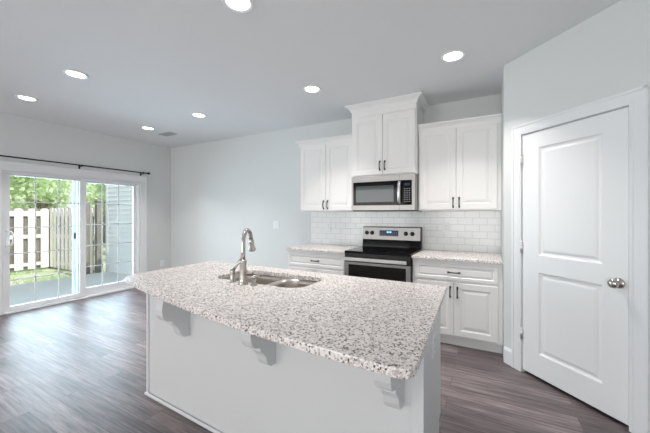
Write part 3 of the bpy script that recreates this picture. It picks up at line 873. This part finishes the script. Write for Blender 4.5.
for i, (x, y, lab) in enumerate(spots):
    o = proto if i == 0 else dup(proto, (x, y, H))
    o.location = (x, y, H); o['label'] = lab
    d = bpy.data.lights.new('lamp_light', 'AREA')
    d.shape = 'DISK'; d.size = 0.14; d.energy = 4.8; d.spread = math.radians(96); d.color = (1.0, 0.955, 0.90)
    lo = bpy.data.objects.new('lamp_light', d); C.objects.link(lo); lo.parent = o
    lo.location = (0, 0, -0.009)
cvn = thing('ceiling_vent', 'small grey slotted air vent in the ceiling near the far corner', 'vent', (-3.20, -0.70, H))
v = MB()
v.box(-0.15, 0.15, -0.075, -0.055, -0.008, -0.0005).box(-0.15, 0.15, 0.055, 0.075, -0.008, -0.0005).box(-0.15, -0.13, -0.055, 0.055, -0.008, -0.0005).box(0.13, 0.15, -0.055, 0.055, -0.008, -0.0005)
v.build('frame', vent_m, cvn, local=True)
v = MB()
for k in range(7): 
    y = -0.048 + k * 0.016
    v.prism([(y - 0.005, -0.002), (y + 0.004, -0.007), (y + 0.0052, -0.006), (y - 0.0038, -0.001)], -0.13, 0.13, 'x')
v.build('louvres', vent_m, cvn, local=True)
bx(-0.13, 0.13, -0.055, 0.055, -0.0009, -0.0004).build('duct', ventdark_m, cvn, local=True)

# ------------------------------------------------------------------ outdoors
GZ = -0.20
struct('patio', bx(-6.75, XL - 0.151, -6.0, 0.14, -0.19, -0.05), concrete_m, label='pale concrete patio slab outside the sliding door', cat='patio')
struct('lawn', bx(-26, -6.751, -12, 10, GZ - 0.1, GZ), soil_m, label='patchy lawn between the patio and the fence', cat='lawn')
# lap siding wall running out from the house
sdg = MB()
pr = [(0.30, -0.05)]
z = -0.05
while z < 2.75:
    pr += [(0.185, z), (0.185, z + 0.006), (0.143, z + 0.006), (0.168, z + 0.108)]; z += 0.108
pr += [(0.30, z)]
sdg.prism(pr, -6.78, XL - 0.151, 'x')
sdo = sdg.build('wall_exterior', siding_m)
tag(sdo, 'white lap siding wall running out beside the patio', 'wall', kind='structure')
struct('trim_3', bx(-6.88, -6.78, 0.140, 0.30, -0.10, 2.75), siding_m, label='white corner board at the end of the siding wall', cat='trim')

def fence(label, A, B, ztop, closed, posts):
    A, B = Vector((*A, 0)), Vector((*B, 0)); d = (B - A); Ln = d.length; d.normalize()
    t = thing('wooden_fence', label, 'fence', tuple(A + Vector((0, 0, GZ))), math.atan2(d.y, d.x), group='wooden fences')
    random.seed(int(Ln * 100))
    hgt = ztop - GZ
    p, w = (0.205, 0.135) if closed else (0.268, 0.172)
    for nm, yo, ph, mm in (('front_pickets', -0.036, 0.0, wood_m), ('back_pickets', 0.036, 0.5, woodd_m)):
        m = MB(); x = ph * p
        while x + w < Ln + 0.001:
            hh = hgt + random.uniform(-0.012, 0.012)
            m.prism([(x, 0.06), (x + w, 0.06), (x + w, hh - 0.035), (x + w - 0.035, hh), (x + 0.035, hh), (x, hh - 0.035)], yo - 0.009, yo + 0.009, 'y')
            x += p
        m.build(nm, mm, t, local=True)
    for zz, zh in ((0.14, 0.09), (0.895, 0.10), (1.50, 0.14)):
        bx(0, Ln, -0.026, 0.026, zz, zz + zh).build('rail', wood_m, t, local=True)
    for x in posts:
        bx(x - 0.045, x + 0.045, 0.046, 0.136, 0.001, hgt + 0.04).build('post', woodd_m, t, local=True, bevel=0.006)
    return t
fence('shadowbox wood fence seen face on at the back of the lawn', (-9.56, -3.165), (-9.56, 0.223 - 0.268), 1.51, False, (0.1, 1.7, 3.2))
fence('wood fence section seen edge on, running out from the siding corner', (-9.50, 0.02), (-7.12, 0.10), 1.53, True, (0.06, 1.2))
po_lab = ['thick grey fence post second from the siding corner', 'thick grey fence post beside the siding corner']
for i, (x, y, zt_) in enumerate(((-7.03, -0.20, 1.60), (-6.96, 0.02, 1.66))):
    pg = thing('fence_post', po_lab[i], 'post', (x, y, GZ), group='square fence posts')
    bx(x - 0.055, x + 0.055, y - 0.055, y + 0.055, GZ, zt_).build('shaft', woodd_m, pg, bevel=0.006)
    MB().loops([[(x + sx * r, y + sy * r, z_) for sx, sy in ((-1, -1), (1, -1), (1, 1), (-1, 1))] for r, z_ in ((0.07, zt_ + 0.0005), (0.07, zt_ + 0.02), (0.01, zt_ + 0.06))], smooth=False).build('cap', woodd_m, pg)
# grass tufts
random.seed(11)
gm = MB()
for k in range(5200):
    x = random.uniform(-9.43, -6.8); y = random.uniform(-3.4, -0.30)
    if math.sin(x * 2.1 + 1.3) * math.sin(y * 2.7) + random.uniform(-0.5, 0.5) < 0.05 and x > -9.1: continue
    hgt = random.uniform(0.03, 0.09); a = random.uniform(0, 2 * PI); w = 0.012
    dx_, dy_ = math.cos(a) * w, math.sin(a) * w; lx_, ly_ = random.uniform(-0.03, 0.03), random.uniform(-0.03, 0.03)
    gm.add([(x - dx_, y - dy_, GZ), (x + dx_, y + dy_, GZ), (x + lx_, y + ly_, GZ + hgt)], [(0, 1, 2)])
tag(gm.build('grass', grass_m, merge=False), 'short green grass along the fence', 'grass', kind='stuff')

def tree(label, loc, hgt, spread, seed, n=5200):
    rnd = random.Random(seed)
    t = thing('leafy_tree', label, 'tree', loc, group='trees behind the fence')
    tk_ = MB().tube([(0, 0, 0), (0.05, 0.03, hgt * 0.3), (-0.03, 0.05, hgt * 0.6), (0.0, 0.0, hgt * 0.85)], [0.16, 0.12, 0.08, 0.03], 10)
    blobs = []
    for k in range(15):
        a = rnd.uniform(0, 2 * PI); q = rnd.uniform(0.25, 0.8) * spread
        c = Vector((math.cos(a) * q, math.sin(a) * q, rnd.uniform(0.25, 0.9) * hgt))
        blobs.append((c, rnd.uniform(0.30, 0.50) * spread))
        tk_.tube([(0, 0, c.z * 0.6), (c.x * 0.5, c.y * 0.5, c.z * 0.85), tuple(c)], [0.06, 0.04, 0.015], 6)
    tk_.build('trunk', bark_m, t, local=True)
    m = MB()
    for k in range(n):
        c, r = blobs[k % len(blobs)]
        u = Vector((rnd.gauss(0, 1), rnd.gauss(0, 1), rnd.gauss(0, 1))).normalized()
        p = c + u * r * rnd.uniform(0.45, 1.0)
        if p.z < 0.1: continue
        ax = Vector((rnd.gauss(0, 1), rnd.gauss(0, 1), rnd.gauss(0, 1))).normalized(); bx_ = ax.orthogonal().normalized(); l = rnd.uniform(0.08, 0.15)
        m.add([p - ax * l, p + bx_ * l * 0.5, p + ax * l, p - bx_ * l * 0.5], [(0, 1, 2, 3)])
    m.build('foliage', leaf_m, t, local=True, merge=False)
    return t
tree('pale green tree behind the fence at the left of the door', (-13.0, -2.0, GZ), 4.8, 1.25, 1)
tree('bushy tree behind the fence at the left grid column', (-13.6, 1.2, GZ), 4.6, 1.35, 2)
tree('green tree behind the fence corner', (-13.0, 4.3, GZ), 4.8, 1.35, 3)
tree('tall green tree behind the meeting stile of the door', (-10.2, 5.4, GZ), 4.6, 1.2, 4)
tree('green tree just left of the siding wall', (-8.6, 2.6, GZ), 4.2, 1.05, 5)
tree('far green tree showing between the nearer trees', (-16.8, 0.6, GZ), 6.0, 1.5, 6)
tree('far green tree standing behind the fence corner tree', (-17.0, 5.0, GZ), 6.0, 1.6, 7)
